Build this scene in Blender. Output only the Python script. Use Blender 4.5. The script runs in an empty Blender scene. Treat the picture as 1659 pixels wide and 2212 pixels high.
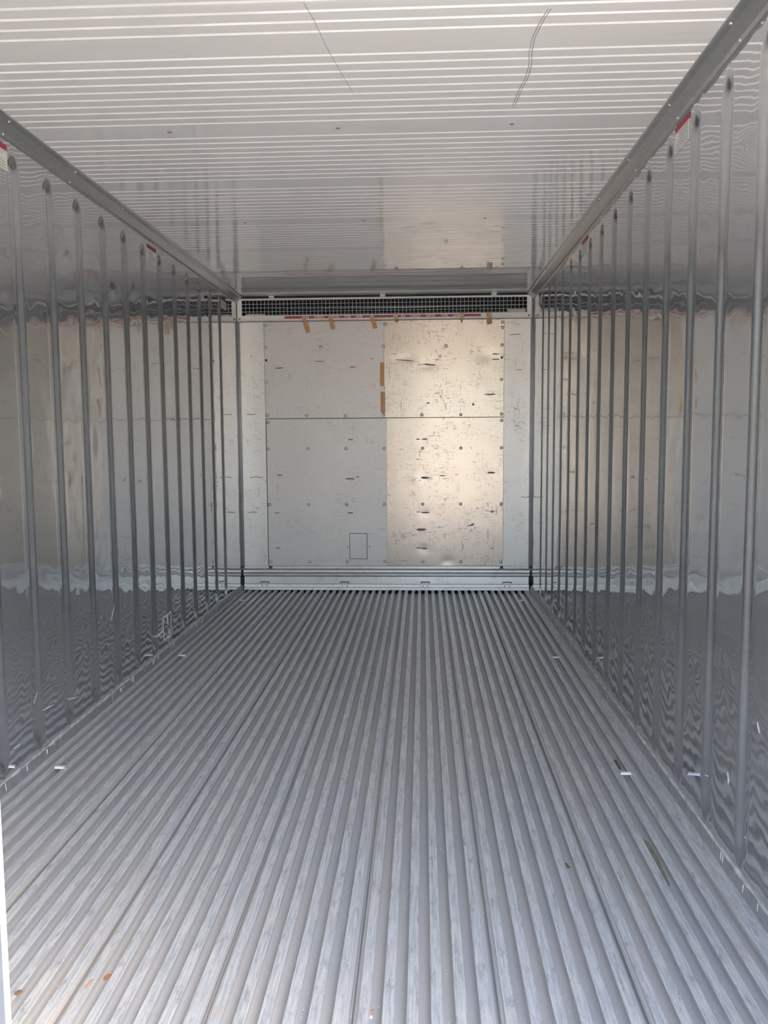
import bpy, math, random
from mathutils import Vector, Matrix

random.seed(11)
S = bpy.context.scene
COL = S.collection

# ------------------------------------------------------------------ camera
cam_d = bpy.data.cameras.new('camera')
cam = bpy.data.objects.new('camera', cam_d)
COL.objects.link(cam)
YAW, PITCH, ROLL = math.radians(-2.7069), math.radians(-5.3238), math.radians(-0.369)
cy, sy, cp, sp, cr, sr = (math.cos(YAW), math.sin(YAW), math.cos(PITCH), math.sin(PITCH), math.cos(ROLL), math.sin(ROLL))
fw = Vector((sy * cp, cy * cp, sp)); rt = Vector((cy, -sy, 0)); up = rt.cross(fw)
r2 = cr * rt + sr * up; u2 = -sr * rt + cr * up
M = Matrix((r2, u2, -fw)).transposed().to_4x4()
M.translation = Vector((0.2952, -6.4343, 1.2212))
cam.matrix_world = M
cam_d.sensor_fit = 'VERTICAL'; cam_d.sensor_height = 36.0; cam_d.sensor_width = 36.0 * 1659 / 2212
cam_d.lens = 1768.08 / 2212 * 36.0
cam_d.clip_start = 0.02
S.camera = cam

# ------------------------------------------------------------------ sky, sun, exposure
SUN = Vector((0.93, -0.30, 0.0)).normalized() * math.cos(math.radians(52)) + Vector((0, 0, math.sin(math.radians(52))))
w = bpy.data.worlds.new('sky'); S.world = w; w.use_nodes = True
wn = w.node_tree; wn.nodes.clear()
sky = wn.nodes.new('ShaderNodeTexSky'); sky.sky_type = 'NISHITA'; sky.sun_disc = False
sky.sun_elevation = math.radians(52); sky.sun_rotation = math.atan2(SUN.x, SUN.y)
sky.air_density = 1.0; sky.dust_density = 2.8; sky.ozone_density = 1.0
bgn = wn.nodes.new('ShaderNodeBackground'); bgn.inputs['Strength'].default_value = 0.40
wo = wn.nodes.new('ShaderNodeOutputWorld')
wn.links.new(sky.outputs[0], bgn.inputs[0]); wn.links.new(bgn.outputs[0], wo.inputs[0])
sun_d = bpy.data.lights.new('sun', 'SUN'); sun_d.energy = 5.0; sun_d.angle = math.radians(0.8); sun_d.color = (1.0, 0.925, 0.80)
sun = bpy.data.objects.new('sun', sun_d); COL.objects.link(sun)
sun.rotation_euler = SUN.to_track_quat('Z', 'Y').to_euler()
S.view_settings.view_transform = 'Standard'; S.view_settings.look = 'None'
S.view_settings.gamma = 1.0; S.view_settings.use_curve_mapping = False
S.view_settings.exposure = 1.45
S.cycles.max_bounces = 10; S.cycles.glossy_bounces = 7; S.cycles.diffuse_bounces = 5; S.cycles.transmission_bounces = 2
S.cycles.adaptive_threshold = 0.04
S.cycles.use_light_tree = False
w.cycles.sampling_method = 'MANUAL'; w.cycles.sample_map_resolution = 256
S.cycles.blur_glossy = 0.3
S.cycles.sample_clamp_indirect = 12.0

# ------------------------------------------------------------------ materials
def nodes(name):
    m = bpy.data.materials.new(name); m.use_nodes = True
    nt = m.node_tree; b = nt.nodes['Principled BSDF']
    return m, nt, b
def pos(nt, scale=(1, 1, 1)):
    g = nt.nodes.new('ShaderNodeNewGeometry'); mp = nt.nodes.new('ShaderNodeMapping')
    mp.inputs['Scale'].default_value = scale
    nt.links.new(g.outputs['Position'], mp.inputs['Vector'])
    return mp.outputs[0]
def noise(nt, scale=(1, 1, 1), s=1.0, detail=3.0, rough=0.5, dist=0.0):
    n = nt.nodes.new('ShaderNodeTexNoise'); n.inputs['Scale'].default_value = s
    n.inputs['Detail'].default_value = detail; n.inputs['Roughness'].default_value = rough
    n.inputs['Distortion'].default_value = dist
    nt.links.new(pos(nt, scale), n.inputs['Vector'])
    return n.outputs['Fac']
def ramp(nt, fac, lo, hi, c0=0.0, c1=1.0):
    r = nt.nodes.new('ShaderNodeMapRange'); r.clamp = True
    r.inputs['From Min'].default_value = lo; r.inputs['From Max'].default_value = hi
    r.inputs['To Min'].default_value = c0; r.inputs['To Max'].default_value = c1
    nt.links.new(fac, r.inputs['Value']); return r.outputs[0]
def mul(nt, a, b):
    n = nt.nodes.new('ShaderNodeMath'); n.operation = 'MULTIPLY'
    for i, v in enumerate((a, b)):
        if isinstance(v, (int, float)): n.inputs[i].default_value = v
        else: nt.links.new(v, n.inputs[i])
    return n.outputs[0]
def mx(nt, fac, a, b):
    n = nt.nodes.new('ShaderNodeMix'); n.data_type = 'RGBA'
    if isinstance(fac, (int, float)): n.inputs['Factor'].default_value = fac
    else: nt.links.new(fac, n.inputs['Factor'])
    for k, v in (('A', a), ('B', b)):
        sck = [i for i in n.inputs if i.name == k and i.type == 'RGBA'][0]
        if isinstance(v, tuple): sck.default_value = (*v, 1)
        else: nt.links.new(v, sck)
    return [o for o in n.outputs if o.type == 'RGBA'][0]
def bump(nt, b, h, dist=0.001, strength=1.0, prev=None):
    n = nt.nodes.new('ShaderNodeBump'); n.inputs['Distance'].default_value = dist; n.inputs['Strength'].default_value = strength
    nt.links.new(h, n.inputs['Height'])
    if prev is not None: nt.links.new(prev, n.inputs['Normal'])
    nt.links.new(n.outputs[0], b.inputs['Normal']); return n.outputs[0]
def plain(name, col, rough=0.5, metal=0.0, var=0.08):
    m, nt, b = nodes(name)
    n = noise(nt, s=40, detail=0)
    c2 = tuple(max(0, c * (1 - 2 * var)) for c in col); c3 = tuple(min(1, c * (1 + 2 * var)) for c in col)
    nt.links.new(mx(nt, n, c2, c3), b.inputs['Base Color'])
    b.inputs['Roughness'].default_value = rough; b.inputs['Metallic'].default_value = metal
    return m

def wall_steel():
    m, nt, b = nodes('polished_wall_steel')
    big = noise(nt, (1, 1, 1), 1.5, 0)
    nt.links.new(mx(nt, big, (0.64, 0.66, 0.68), (0.71, 0.725, 0.74)), b.inputs['Base Color'])
    b.inputs['Metallic'].default_value = 0.86
    sc = noise(nt, (1, 4, 0.6), 7, 3, 0.6)
    nt.links.new(ramp(nt, sc, 0.35, 0.75, 0.035, 0.085), b.inputs['Roughness'])
    p = bump(nt, b, noise(nt, (1, 1, 1), 4.0, 0.0), 0.0030, 1.0)
    p = bump(nt, b, noise(nt, (1, 1.0, 1.2), 15.0, 0.0), 0.0008, 1.0, p)
    return m
def sheet(name, c0, c1, metal, rough, dirt, seed):
    m, nt, b = nodes(name)
    base = mx(nt, noise(nt, (1, 1, 1), 2.0 + seed, 4), c0, c1)
    # scratches: short horizontal and vertical strokes inside larger patches
    patch = ramp(nt, noise(nt, (1, 1, 1), 5.0 + seed, 3), 0.42, 0.60)
    h = ramp(nt, noise(nt, (1, 1, 5), 15 + seed, 6, 0.75, 0.4), 0.55, 0.61)
    v = ramp(nt, noise(nt, (5, 1, 1), 12 + seed, 6, 0.75, 0.5), 0.57, 0.63)
    sp_ = ramp(nt, noise(nt, (1, 1, 1), 70, 2, 0.6), 0.66, 0.72)
    a = nt.nodes.new('ShaderNodeMath'); a.operation = 'MAXIMUM'
    nt.links.new(h, a.inputs[0]); nt.links.new(v, a.inputs[1])
    k = mul(nt, mul(nt, a.outputs[0], patch), dirt)
    base = mx(nt, k, base, (0.22, 0.20, 0.19))
    base = mx(nt, mul(nt, sp_, dirt * 0.8), base, (0.20, 0.19, 0.18))
    nt.links.new(base, b.inputs['Base Color'])
    b.inputs['Metallic'].default_value = metal
    nt.links.new(ramp(nt, k, 0, 1, rough, min(1, rough + 0.08)), b.inputs['Roughness'])
    bump(nt, b, noise(nt, (1, 1, 1), 3.0 + seed, 2), 0.0025, 0.6)
    return m
def ceiling_paint():
    m, nt, b = nodes('glossy_white_ceiling_paint')
    n = noise(nt, (1, 1, 1), 1.2, 3)
    c = mx(nt, n, (0.79, 0.785, 0.765), (0.85, 0.84, 0.82))
    st = ramp(nt, noise(nt, (1.5, 14, 1), 2.0, 2, 0.6), 0.60, 0.75)
    c = mx(nt, mul(nt, st, 0.12), c, (0.42, 0.42, 0.40))
    nt.links.new(c, b.inputs['Base Color'])
    b.inputs['Roughness'].default_value = 0.015
    b.inputs['Specular IOR Level'].default_value = 0.62
    bump(nt, b, noise(nt, (1, 1, 1), 2.4, 0), 0.0003, 0.7)
    return m
def floor_top():
    m, nt, b = nodes('worn_aluminium_slat_top')
    st = noise(nt, (170, 7.0, 1), 1.0, 4, 0.75)
    bl = noise(nt, (14, 4.5, 1), 2.0, 4, 0.7)
    b2 = noise(nt, (40, 9.0, 1), 1.3, 4, 0.75)
    sp_ = noise(nt, (1, 1, 1), 150, 3, 0.7)
    c = mx(nt, ramp(nt, st, 0.34, 0.64), (0.44, 0.465, 0.49), (0.76, 0.77, 0.77))
    c = mx(nt, ramp(nt, b2, 0.54, 0.66, 0, 0.65), c, (0.30, 0.32, 0.34))
    c = mx(nt, ramp(nt, bl, 0.52, 0.68, 0, 0.7), c, (0.78, 0.75, 0.69))
    c = mx(nt, ramp(nt, sp_, 0.60, 0.70, 0, 0.7), c, (0.86, 0.86, 0.84))
    tan = ramp(nt, noise(nt, (3.2, 2.0, 1), 1.7, 3, 0.6), 0.63, 0.72, 0, 0.6)
    c = mx(nt, tan, c, (0.62, 0.53, 0.43))
    nt.links.new(c, b.inputs['Base Color'])
    b.inputs['Metallic'].default_value = 0.30
    nt.links.new(ramp(nt, st, 0.3, 0.7, 0.48, 0.32), b.inputs['Roughness'])
    bump(nt, b, noise(nt, (260, 3, 1), 1.0, 1, 0.6), 0.0006, 0.6)
    return m
def floor_gap():
    m, nt, b = nodes('dusty_aluminium_slat_channel')
    bl = noise(nt, (5, 0.9, 1), 1.3, 4, 0.6)
    c = mx(nt, ramp(nt, bl, 0.35, 0.7), (0.52, 0.53, 0.54), (0.60, 0.575, 0.54))
    sp_ = noise(nt, (1, 1, 1), 90, 3, 0.6)
    c = mx(nt, ramp(nt, sp_, 0.66, 0.74, 0, 0.5), c, (0.30, 0.26, 0.22))
    nt.links.new(c, b.inputs['Base Color'])
    b.inputs['Metallic'].default_value = 0.2; b.inputs['Roughness'].default_value = 0.5
    return m

STEEL = wall_steel()
FLANK = plain('worn_rib_steel', (0.64, 0.65, 0.66), 0.17, 0.97, 0.03)
CEIL = ceiling_paint()
FTOP, FGAP = floor_top(), floor_gap()
SH_DULL = sheet('dull_grey_sheet', (0.565, 0.54, 0.505), (0.61, 0.585, 0.55), 0.5, 0.46, 0.35, 0.0)
SH_BRIGHT = sheet('scuffed_bright_aluminium_sheet', (0.455, 0.395, 0.335), (0.515, 0.455, 0.39), 0.92, 0.275, 1.0, 0.7)
SH_SIDE = sheet('pale_aluminium_side_sheet', (0.60, 0.58, 0.54), (0.66, 0.64, 0.60), 0.7, 0.42, 0.55, 1.3)
KICK = sheet('kick_aluminium', (0.68, 0.68, 0.67), (0.76, 0.755, 0.74), 0.85, 0.30, 0.4, 2.1)
TRIMM = plain('matt_grey_corner_trim', (0.60, 0.60, 0.595), 0.5, 0.15, 0.04)
RAIL = plain('grey_aluminium_rail', (0.50, 0.515, 0.52), 0.30, 0.75, 0.05)
BOLT = plain('bolt_steel', (0.72, 0.71, 0.68), 0.35, 0.6)
BOLT_DK = plain('dark_bolt', (0.05, 0.05, 0.055), 0.5, 0.3)
DARK = plain('dark_plenum', (0.035, 0.042, 0.055), 0.7)
SUB = plain('dark_subfloor', (0.10, 0.10, 0.105), 0.8)
SHELL = plain('container_shell', (0.55, 0.56, 0.57), 0.6)
CREAM = plain('cream_painted_grille', (0.74, 0.72, 0.67), 0.45, 0.0, 0.03)
WIRE = plain('grille_wire', (0.62, 0.63, 0.63), 0.45, 0.2, 0.03)
RED = plain('red_print', (0.42, 0.05, 0.075), 0.5, 0.0, 0.08)
WHITE = plain('white_print', (0.82, 0.80, 0.76), 0.5, 0.0, 0.03)
PRINT = plain('grey_print', (0.28, 0.28, 0.27), 0.6)
TAPE = plain('brown_tape', (0.56, 0.28, 0.085), 0.35, 0.0, 0.10)
TAPE2 = plain('peeled_tape_residue', (0.58, 0.44, 0.30), 0.5, 0.0, 0.12)
SCUFF = plain('dark_scuff', (0.13, 0.125, 0.12), 0.55, 0.2)
CHALK = plain('white_chalk', (0.90, 0.91, 0.92), 0.8, 0.0, 0.02)
SEAL = plain('old_sealant', (0.50, 0.475, 0.45), 0.75, 0.0, 0.25)
SKIRT = plain('scuffed_skirting', (0.44, 0.45, 0.46), 0.45, 0.6, 0.10)
CLIP = plain('bright_clip', (0.86, 0.87, 0.87), 0.3, 0.3, 0.02)
RUST = plain('brown_debris', (0.20, 0.13, 0.08), 0.85, 0.0, 0.25)
ORANGE = plain('orange_chip', (0.55, 0.25, 0.12), 0.8, 0.0, 0.2)
MUD = plain('dried_mud', (0.29, 0.26, 0.21), 0.7, 0.0, 0.2)
FLECK = plain('white_fleck', (0.82, 0.82, 0.80), 0.7)
DOOR = plain('door_outer_skin', (0.10, 0.115, 0.14), 0.5)
GASKET = plain('white_gasket', (0.85, 0.84, 0.82), 0.5)
def ground_mat():
    m, nt, b = nodes('yard_concrete')
    c = mx(nt, noise(nt, s=0.8, detail=6), (0.47, 0.41, 0.34), (0.61, 0.54, 0.455))
    nt.links.new(c, b.inputs['Base Color']); b.inputs['Roughness'].default_value = 0.9
    return m
GROUND = ground_mat()

# ------------------------------------------------------------------ mesh helpers
def mesh(name, verts, faces, mats, smooth=False, fm=None):
    me = bpy.data.meshes.new(name); me.from_pydata([tuple(v) for v in verts], [], faces)
    for m in (mats if isinstance(mats, (list, tuple)) else [mats]): me.materials.append(m)
    if fm: me.polygons.foreach_set('material_index', fm)
    if smooth is True: me.polygons.foreach_set('use_smooth', [True] * len(me.polygons))
    me.update(); return me
def link(name, me, parent=None, loc=(0, 0, 0), rot=(0, 0, 0)):
    o = bpy.data.objects.new(name, me); COL.objects.link(o)
    o.location = loc; o.rotation_euler = rot
    if parent is not None: o.parent = parent
    return o
class MB:
    def __init__(s): s.v = []; s.f = []
    def box(s, x0, x1, y0, y1, z0, z1, bev=0.0):
        if bev > 0:
            return s.bevbox(x0, x1, y0, y1, z0, z1, bev)
        n = len(s.v)
        s.v += [(x, y, z) for z in (z0, z1) for y in (y0, y1) for x in (x0, x1)]
        s.f += [tuple(n + i for i in q) for q in ((0, 2, 3, 1), (4, 5, 7, 6), (0, 1, 5, 4), (2, 6, 7, 3), (0, 4, 6, 2), (1, 3, 7, 5))]
        return s
    def bevbox(s, x0, x1, y0, y1, z0, z1, b):
        # box with chamfered front (low y) rim
        n = len(s.v)
        s.v += [(x0, y1, z0), (x1, y1, z0), (x1, y1, z1), (x0, y1, z1),
                (x0, y0 + b, z0), (x1, y0 + b, z0), (x1, y0 + b, z1), (x0, y0 + b, z1),
                (x0 + b, y0, z0 + b), (x1 - b, y0, z0 + b), (x1 - b, y0, z1 - b), (x0 + b, y0, z1 - b)]
        q = [(0, 3, 2, 1), (8, 9, 10, 11)]
        for i in range(4):
            j = (i + 1) % 4
            q += [(i, j, 4 + j, 4 + i), (4 + i, 4 + j, 8 + j, 8 + i)]
        s.f += [tuple(n + i for i in t) for t in q]
        return s
    def prof(s, pts, axis, a, b, closed=False):
        # extrude 2D profile; axis 'x': pts are (y,z); axis 'y': pts are (x,z); axis 'z': pts are (x,y)
        n = len(s.v); k = len(pts)
        mk = {'x': lambda p, t: (t, p[0], p[1]), 'y': lambda p, t: (p[0], t, p[1]), 'z': lambda p, t: (p[0], p[1], t)}[axis]
        s.v += [mk(p, a) for p in pts] + [mk(p, b) for p in pts]
        for i in range(k if closed else k - 1):
            j = (i + 1) % k
            s.f.append((n + i, n + j, n + k + j, n + k + i))
        if closed:
            s.f.append(tuple(n + i for i in range(k))[::-1]); s.f.append(tuple(n + k + i for i in range(k)))
        return s
    def tube(s, path, r, seg=8, cap=True):
        n = len(s.v); path = [Vector(p) for p in path]; k = len(path)
        for i, p in enumerate(path):
            d = (path[min(i + 1, k - 1)] - path[max(i - 1, 0)]).normalized()
            a = d.cross(Vector((0, 0, 1)) if abs(d.z) < 0.9 else Vector((1, 0, 0))).normalized(); b = d.cross(a)
            s.v += [tuple(p + r * (math.cos(t) * a + math.sin(t) * b)) for t in (2 * math.pi * q / seg for q in range(seg))]
        for i in range(k - 1):
            for q in range(seg):
                q2 = (q + 1) % seg
                s.f.append((n + i * seg + q, n + i * seg + q2, n + (i + 1) * seg + q2, n + (i + 1) * seg + q))
        if cap:
            s.f.append(tuple(n + q for q in range(seg))[::-1]); s.f.append(tuple(n + (k - 1) * seg + q for q in range(seg)))
        return s
    def dome(s, c, r, h, nrm, seg=10):
        # low domed head: centre c, pointing along nrm
        nrm = Vector(nrm).normalized(); c = Vector(c)
        a = nrm.orthogonal().normalized(); b = nrm.cross(a); n = len(s.v)
        rings = [(1.0, 0.0), (0.92, 0.55), (0.55, 0.92)]
        for rr, hh in rings:
            s.v += [tuple(c + r * rr * (math.cos(t) * a + math.sin(t) * b) + nrm * h * hh) for t in (2 * math.pi * q / seg for q in range(seg))]
        s.v.append(tuple(c + nrm * h))
        for i in range(2):
            for q in range(seg):
                q2 = (q + 1) % seg
                s.f.append((n + i * seg + q, n + i * seg + q2, n + (i + 1) * seg + q2, n + (i + 1) * seg + q))
        for q in range(seg): s.f.append((n + 2 * seg + q, n + 2 * seg + (q + 1) % seg, n + 3 * seg))
        return s
    def poly(s, pts, off):
        # flat polygon with thickness: pts 3D, off vector for the back side
        n = len(s.v); k = len(pts); off = Vector(off)
        s.v += [tuple(p) for p in pts] + [tuple(Vector(p) + off) for p in pts]
        s.f.append(tuple(n + i for i in range(k))); s.f.append(tuple(n + k + i for i in range(k))[::-1])
        for i in range(k):
            j = (i + 1) % k; s.f.append((n + i, n + k + i, n + k + j, n + j))
        return s
    def ribbon(s, pts, wd, side, off):
        # flat ribbon along 3D points; side = in-plane normal function vector, off = thickness vector
        pts = [Vector(p) for p in pts]; nrm = Vector(side)
        L, R = [], []
        for i, p in enumerate(pts):
            d = (pts[min(i + 1, len(pts) - 1)] - pts[max(i - 1, 0)]).normalized(); q = d.cross(nrm).normalized()
            ww = wd[i] if isinstance(wd, (list, tuple)) else wd
            L.append(p + q * ww / 2); R.append(p - q * ww / 2)
        for i in range(len(pts) - 1): s.poly([L[i], L[i + 1], R[i + 1], R[i]], off)
        return s
    def me(s, name, mat, smooth=False): return mesh(name, s.v, s.f, mat, smooth)
def struct(o): o['kind'] = 'structure'; return o
def tag(o, label, cat, group=None):
    o['label'] = label; o['category'] = cat
    if group: o['group'] = group
    return o

X0, H, YD = 1.145, 2.303, -5.45

# ------------------------------------------------------------------ ground outside
b = MB(); b.box(-40, 40, -60, 30, -0.40, -0.30)
g = struct(link('ground', b.me('ground', GROUND))); g['label'] = 'sunlit concrete yard outside the container'

# ------------------------------------------------------------------ floor
b = MB(); b.box(-1.145, 1.145, YD, 0.30, -0.12, -0.040)
floor = struct(link('floor', b.me('floor', SUB)))
PITCHX, TOPW = 0.052, 0.0125
D = -0.025
UC = 0.0035
def half(joint, deep=-0.024):
    # from top centre outwards to the middle of the gap: list of (dx, z)
    h = [(0, 0.0), (TOPW - 0.0012, 0.0), (TOPW, -0.0012), (TOPW - 0.0004, -0.0028), (TOPW - UC, -0.0040), (TOPW - UC, D + 0.0065)]
    if joint:
        return h[:3] + [(TOPW, -0.009), (TOPW + 0.006, -0.0098), (TOPW + 0.0065, -0.0125), (TOPW + 0.0085, -0.0130), (TOPW + 0.0087, deep), (PITCHX / 2, deep)]
    r = 0.0065; cx_ = TOPW - UC + r; cz_ = D + r
    for k in range(1, 5):
        a = math.pi / 2 * k / 4
        h.append((cx_ - r * math.cos(a), cz_ - r * math.sin(a)))
    h.append((PITCHX / 2, D)); return h
def bar_mesh(jl, jr):
    L = [(-x, z) for x, z in half(jl, -0.027)][::-1]; R = half(jr)[1:]
    pts = L + R; b = MB()
    ys = [YD + 0.02, -3.6, -1.8, -0.035]
    for a, c in zip(ys, ys[1:]): b.prof(pts, 'y', a, c)
    n = len(b.v); k = len(pts)
    fm = []
    for seg in range(3):
        for i in range(k - 1):
            top = max(pts[i][1], pts[i + 1][1]) > -0.0006 and abs(pts[i][0]) < TOPW + 1e-6 and abs(pts[i + 1][0]) < TOPW + 1e-6
            fm.append(0 if top else 1)
    # end cap below the slat top
    b.v += [(-TOPW, -0.035, -0.001), (TOPW, -0.035, -0.001), (TOPW, -0.035, -0.04), (-TOPW, -0.035, -0.04)]
    b.f.append((n, n + 1, n + 2, n + 3)); fm.append(1)
    return mesh('floor_slat', b.v, b.f, [FTOP, FGAP], False, fm)
BM = {k: bar_mesh(*k) for k in ((False, False), (True, False), (False, True))}
for k in range(-26, 16):
    jr = k % 6 == 3; jl = k % 6 == 4
    link('floor_slat', BM[(jl, jr)], floor, (0.2715 + PITCHX * k, 0, 0))
for s, e in ((1, 1.0775), (-1, -1.1065)):
    pts = [(e, D), (e + s * 0.004, D), (e + s * 0.009, D + 0.002), (e + s * 0.012, D + 0.006), (e + s * 0.0125, -0.001), (e + s * 0.0135, 0), (e + s * 0.022, 0.0), (e + s * 0.023, -0.0015), (e + s * 0.026, -0.0015), (e + s * 0.027, 0.0), (s * 1.146, 0.001)]
    b = MB(); b.prof(pts if s > 0 else pts[::-1], 'y', YD + 0.02, -0.035)
    fm = [1 if max(b.v[i][2] for i in f) < -0.0005 else 0 for f in b.f]
    link('side_strip', mesh('side_strip', b.v, b.f, [FTOP, FGAP], False, fm), floor)

# ------------------------------------------------------------------ side walls: flat panels between pressed-in ribs
RIB_R, RIB_FL, RIB_D, TILE = 0.040, 0.024, 0.014, 0.050
ZT, ZB = 2.213, 0.068
def sstep(t): t = max(0.0, min(1.0, t)); return t * t * (3 - 2 * t)
def rib_mesh(s):
    hs = [0.0, 0.007, RIB_R - RIB_FL - 0.003, RIB_R - RIB_FL, RIB_R - RIB_FL + 0.003, RIB_R - 0.012, RIB_R - 0.003, RIB_R, RIB_R + 0.003, TILE]
    us = [-h for h in hs[:0:-1]] + hs
    zs = [0.0, 0.055] + [ZB + 0.008 * i for i in range(9)] + [0.3 + 0.3 * i for i in range(6)] + [ZT - 0.008 * i for i in range(8, -1, -1)] + [2.225, H]
    v, f = [], []
    for z in zs:
        for u in us:
            zc = min(max(z, ZB + RIB_R * 1.9), ZT - RIB_R * 1.5)
            d = math.hypot(u, (z - zc) / (1.9 if z < 1 else 1.5))
            t = (RIB_R - d) / RIB_FL; dep = RIB_D * (0.12 * sstep((t + 0.12) / 0.24) if t < 0.12 else t if t < 0.88 else 0.88 + 0.12 * sstep((t - 0.88) / 0.24) if t < 1.12 else 1.0) if t > -0.12 else 0.0
            v.append((s * (X0 + dep), u, z))
    n = len(us)
    for j in range(len(zs) - 1):
        for i in range(n - 1):
            q = (j * n + i, j * n + i + 1, (j + 1) * n + i + 1, (j + 1) * n + i)
            f.append(q if s < 0 else q[::-1])
    fm = [1 if max(abs(v[i][0]) for i in q) - X0 > 0.0004 and min(abs(v[i][0]) for i in q) - X0 < RIB_D - 0.0004 else 0 for q in f]
    return mesh('rib', v, f, [STEEL, FLANK], True, fm)
DENTS = {1: [(-4.02, 1.86, 0.045, 0.010, 0.45, 0.006), (-4.05, 1.84, 0.040, 0.007, 0.45, -0.004), (-3.85, 1.83, 0.05, 0.02, 0.5, 0.004), (-4.22, 1.95, 0.06, 0.02, 0.5, 0.004),
              (-3.95, 0.62, 0.04, 0.012, 0.2, 0.004), (-3.9, 0.95, 0.03, 0.02, 0.0, 0.003), (-2.9, 1.78, 0.03, 0.02, 0.3, 0.004), (-1.9, 2.05, 0.03, 0.02, 0.0, 0.004),
              (-2.3, 1.95, 0.02, 0.03, 0.0, 0.004), (-1.7, 1.9, 0.03, 0.02, 0.2, 0.004)],
         -1: [(-2.75, 2.02, 0.03, 0.02, 0.4, 0.004), (-2.6, 1.9, 0.05, 0.03, 0.2, 0.005), (-2.32, 1.95, 0.03, 0.03, 0.0, 0.005), (-3.1, 1.95, 0.04, 0.012, 0.4, 0.004),
              (-1.62, 1.86, 0.03, 0.03, 0.0, 0.004), (-3.3, 0.3, 0.06, 0.02, 0.0, 0.004), (-2.5, 0.3, 0.05, 0.02, 0.3, 0.003), (-1.2, 0.35, 0.04, 0.02, 0.0, 0.003),
              (-2.9, 1.2, 0.03, 0.06, 0.0, 0.003), (-2.2, 1.1, 0.03, 0.05, 0.2, 0.003)]}
for s in (-1, 1):
    nm = 'wall_right' if s > 0 else 'wall_left'
    b = MB(); b.box(*sorted((s * 1.175, s * 1.22)), YD, 0.35, -0.12, H + 0.08)
    wall = struct(link(nm, b.me(nm, SHELL)))
    off = -0.03 if s < 0 else 0.0
    cents = [-0.268 * k + off for k in range(2, 20)]
    rm = rib_mesh(s)
    for c in cents: link('rib', rm, wall, (0, c, 0))
    edges = [0.0] + [e for c in cents for e in (c + TILE, c - TILE)] + [YD]
    for i in range(0, len(edges) - 1, 2):
        y1, y0 = edges[i], edges[i + 1]
        if y1 - y0 < 0.005: continue
        nu = max(2, int((y1 - y0) / 0.011)); nz = 150
        dl = [d for d in DENTS[s] if y0 - 0.2 < d[0] < y1 + 0.2]
        if not dl: nu, nz = max(2, nu // 3), 30
        v, f = [], []
        for j in range(nz + 1):
            z = H * j / nz
            for k in range(nu + 1):
                y = y0 + (y1 - y0) * k / nu
                dx = 0.0
                fade = sstep(min(y - y0, y1 - y) / 0.015)
                for (dy, dz, ry, rz, an, am) in dl:
                    a_, b_ = y - dy, z - dz
                    p_ = (a_ * math.cos(an) + b_ * math.sin(an)) / ry; q_ = (-a_ * math.sin(an) + b_ * math.cos(an)) / rz
                    e = p_ * p_ + q_ * q_
                    if e < 12: dx += am * math.exp(-e) * fade
                # slight oil-canning of the thin sheet between the ribs
                dx += 0.0006 * fade * math.sin(z * 5.1 + y * 3.7 + s) * math.sin(z * 2.3 - y * 5.0)
                v.append((s * (X0 + dx), y, z))
        n = nu + 1
        for j in range(nz):
            for k in range(nu):
                q = (j * n + k, j * n + k + 1, (j + 1) * n + k + 1, (j + 1) * n + k)
                f.append(q if s < 0 else q[::-1])
        link('wall_panel', mesh('wall_panel', v, f, STEEL, True), wall)

# skirting strip with its bead of old sealant
for s in (-1, 1):
    nm = 'baseboard_right' if s > 0 else 'baseboard_left'
    b = MB(); pts = [(s * 1.1445, 0.0), (s * 1.137, 0.0), (s * 1.140, 0.038), (s * 1.1445, 0.040)]
    b.prof(pts, 'y', YD, -0.03, True)
    bb = struct(link(nm, b.me(nm, SKIRT)))
    rnd = random.Random(5 + s); b = MB(); path = []
    v, f = [], []; y = YD; i = 0
    while y < -0.03:
        r1 = 0.0015 + 0.0045 * rnd.random() ** 2; hz = 0.041 + 0.003 * rnd.random()
        v += [(s * 1.1448, y, hz + r1 * 1.4), (s * (1.1448 - r1 * 0.8), y, hz + r1 * 0.4), (s * (1.1425 - r1 * 0.6), y, hz - r1 * 0.7), (s * 1.1405, y, hz - r1 * 1.2)]
        if i:
            for k in range(3):
                q = ((i - 1) * 4 + k, (i - 1) * 4 + k + 1, i * 4 + k + 1, i * 4 + k)
                f.append(q if s > 0 else q[::-1])
        y += 0.03; i += 1
    link('sealant_bead', mesh('sealant_bead', v, f, SEAL, True), bb)
    b = MB()
    for k in range(55 if s < 0 else 22):
        y = rnd.uniform(-4.6, -0.8); zt = rnd.uniform(0.034, 0.042); ln = rnd.uniform(0.006, 0.03)
        xa = s * 1.1385
        b.ribbon([(xa, y, zt), (xa - s * 0.001, y + rnd.uniform(-0.003, 0.003), zt - ln)], rnd.uniform(0.0008, 0.002), (1, 0, 0), (s * 0.0012, 0, 0))
    o = link('paint_drips', b.me('paint_drips', CHALK), bb); o['kind'] = 'stuff'; o['label'] = 'thin white drips'

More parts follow.
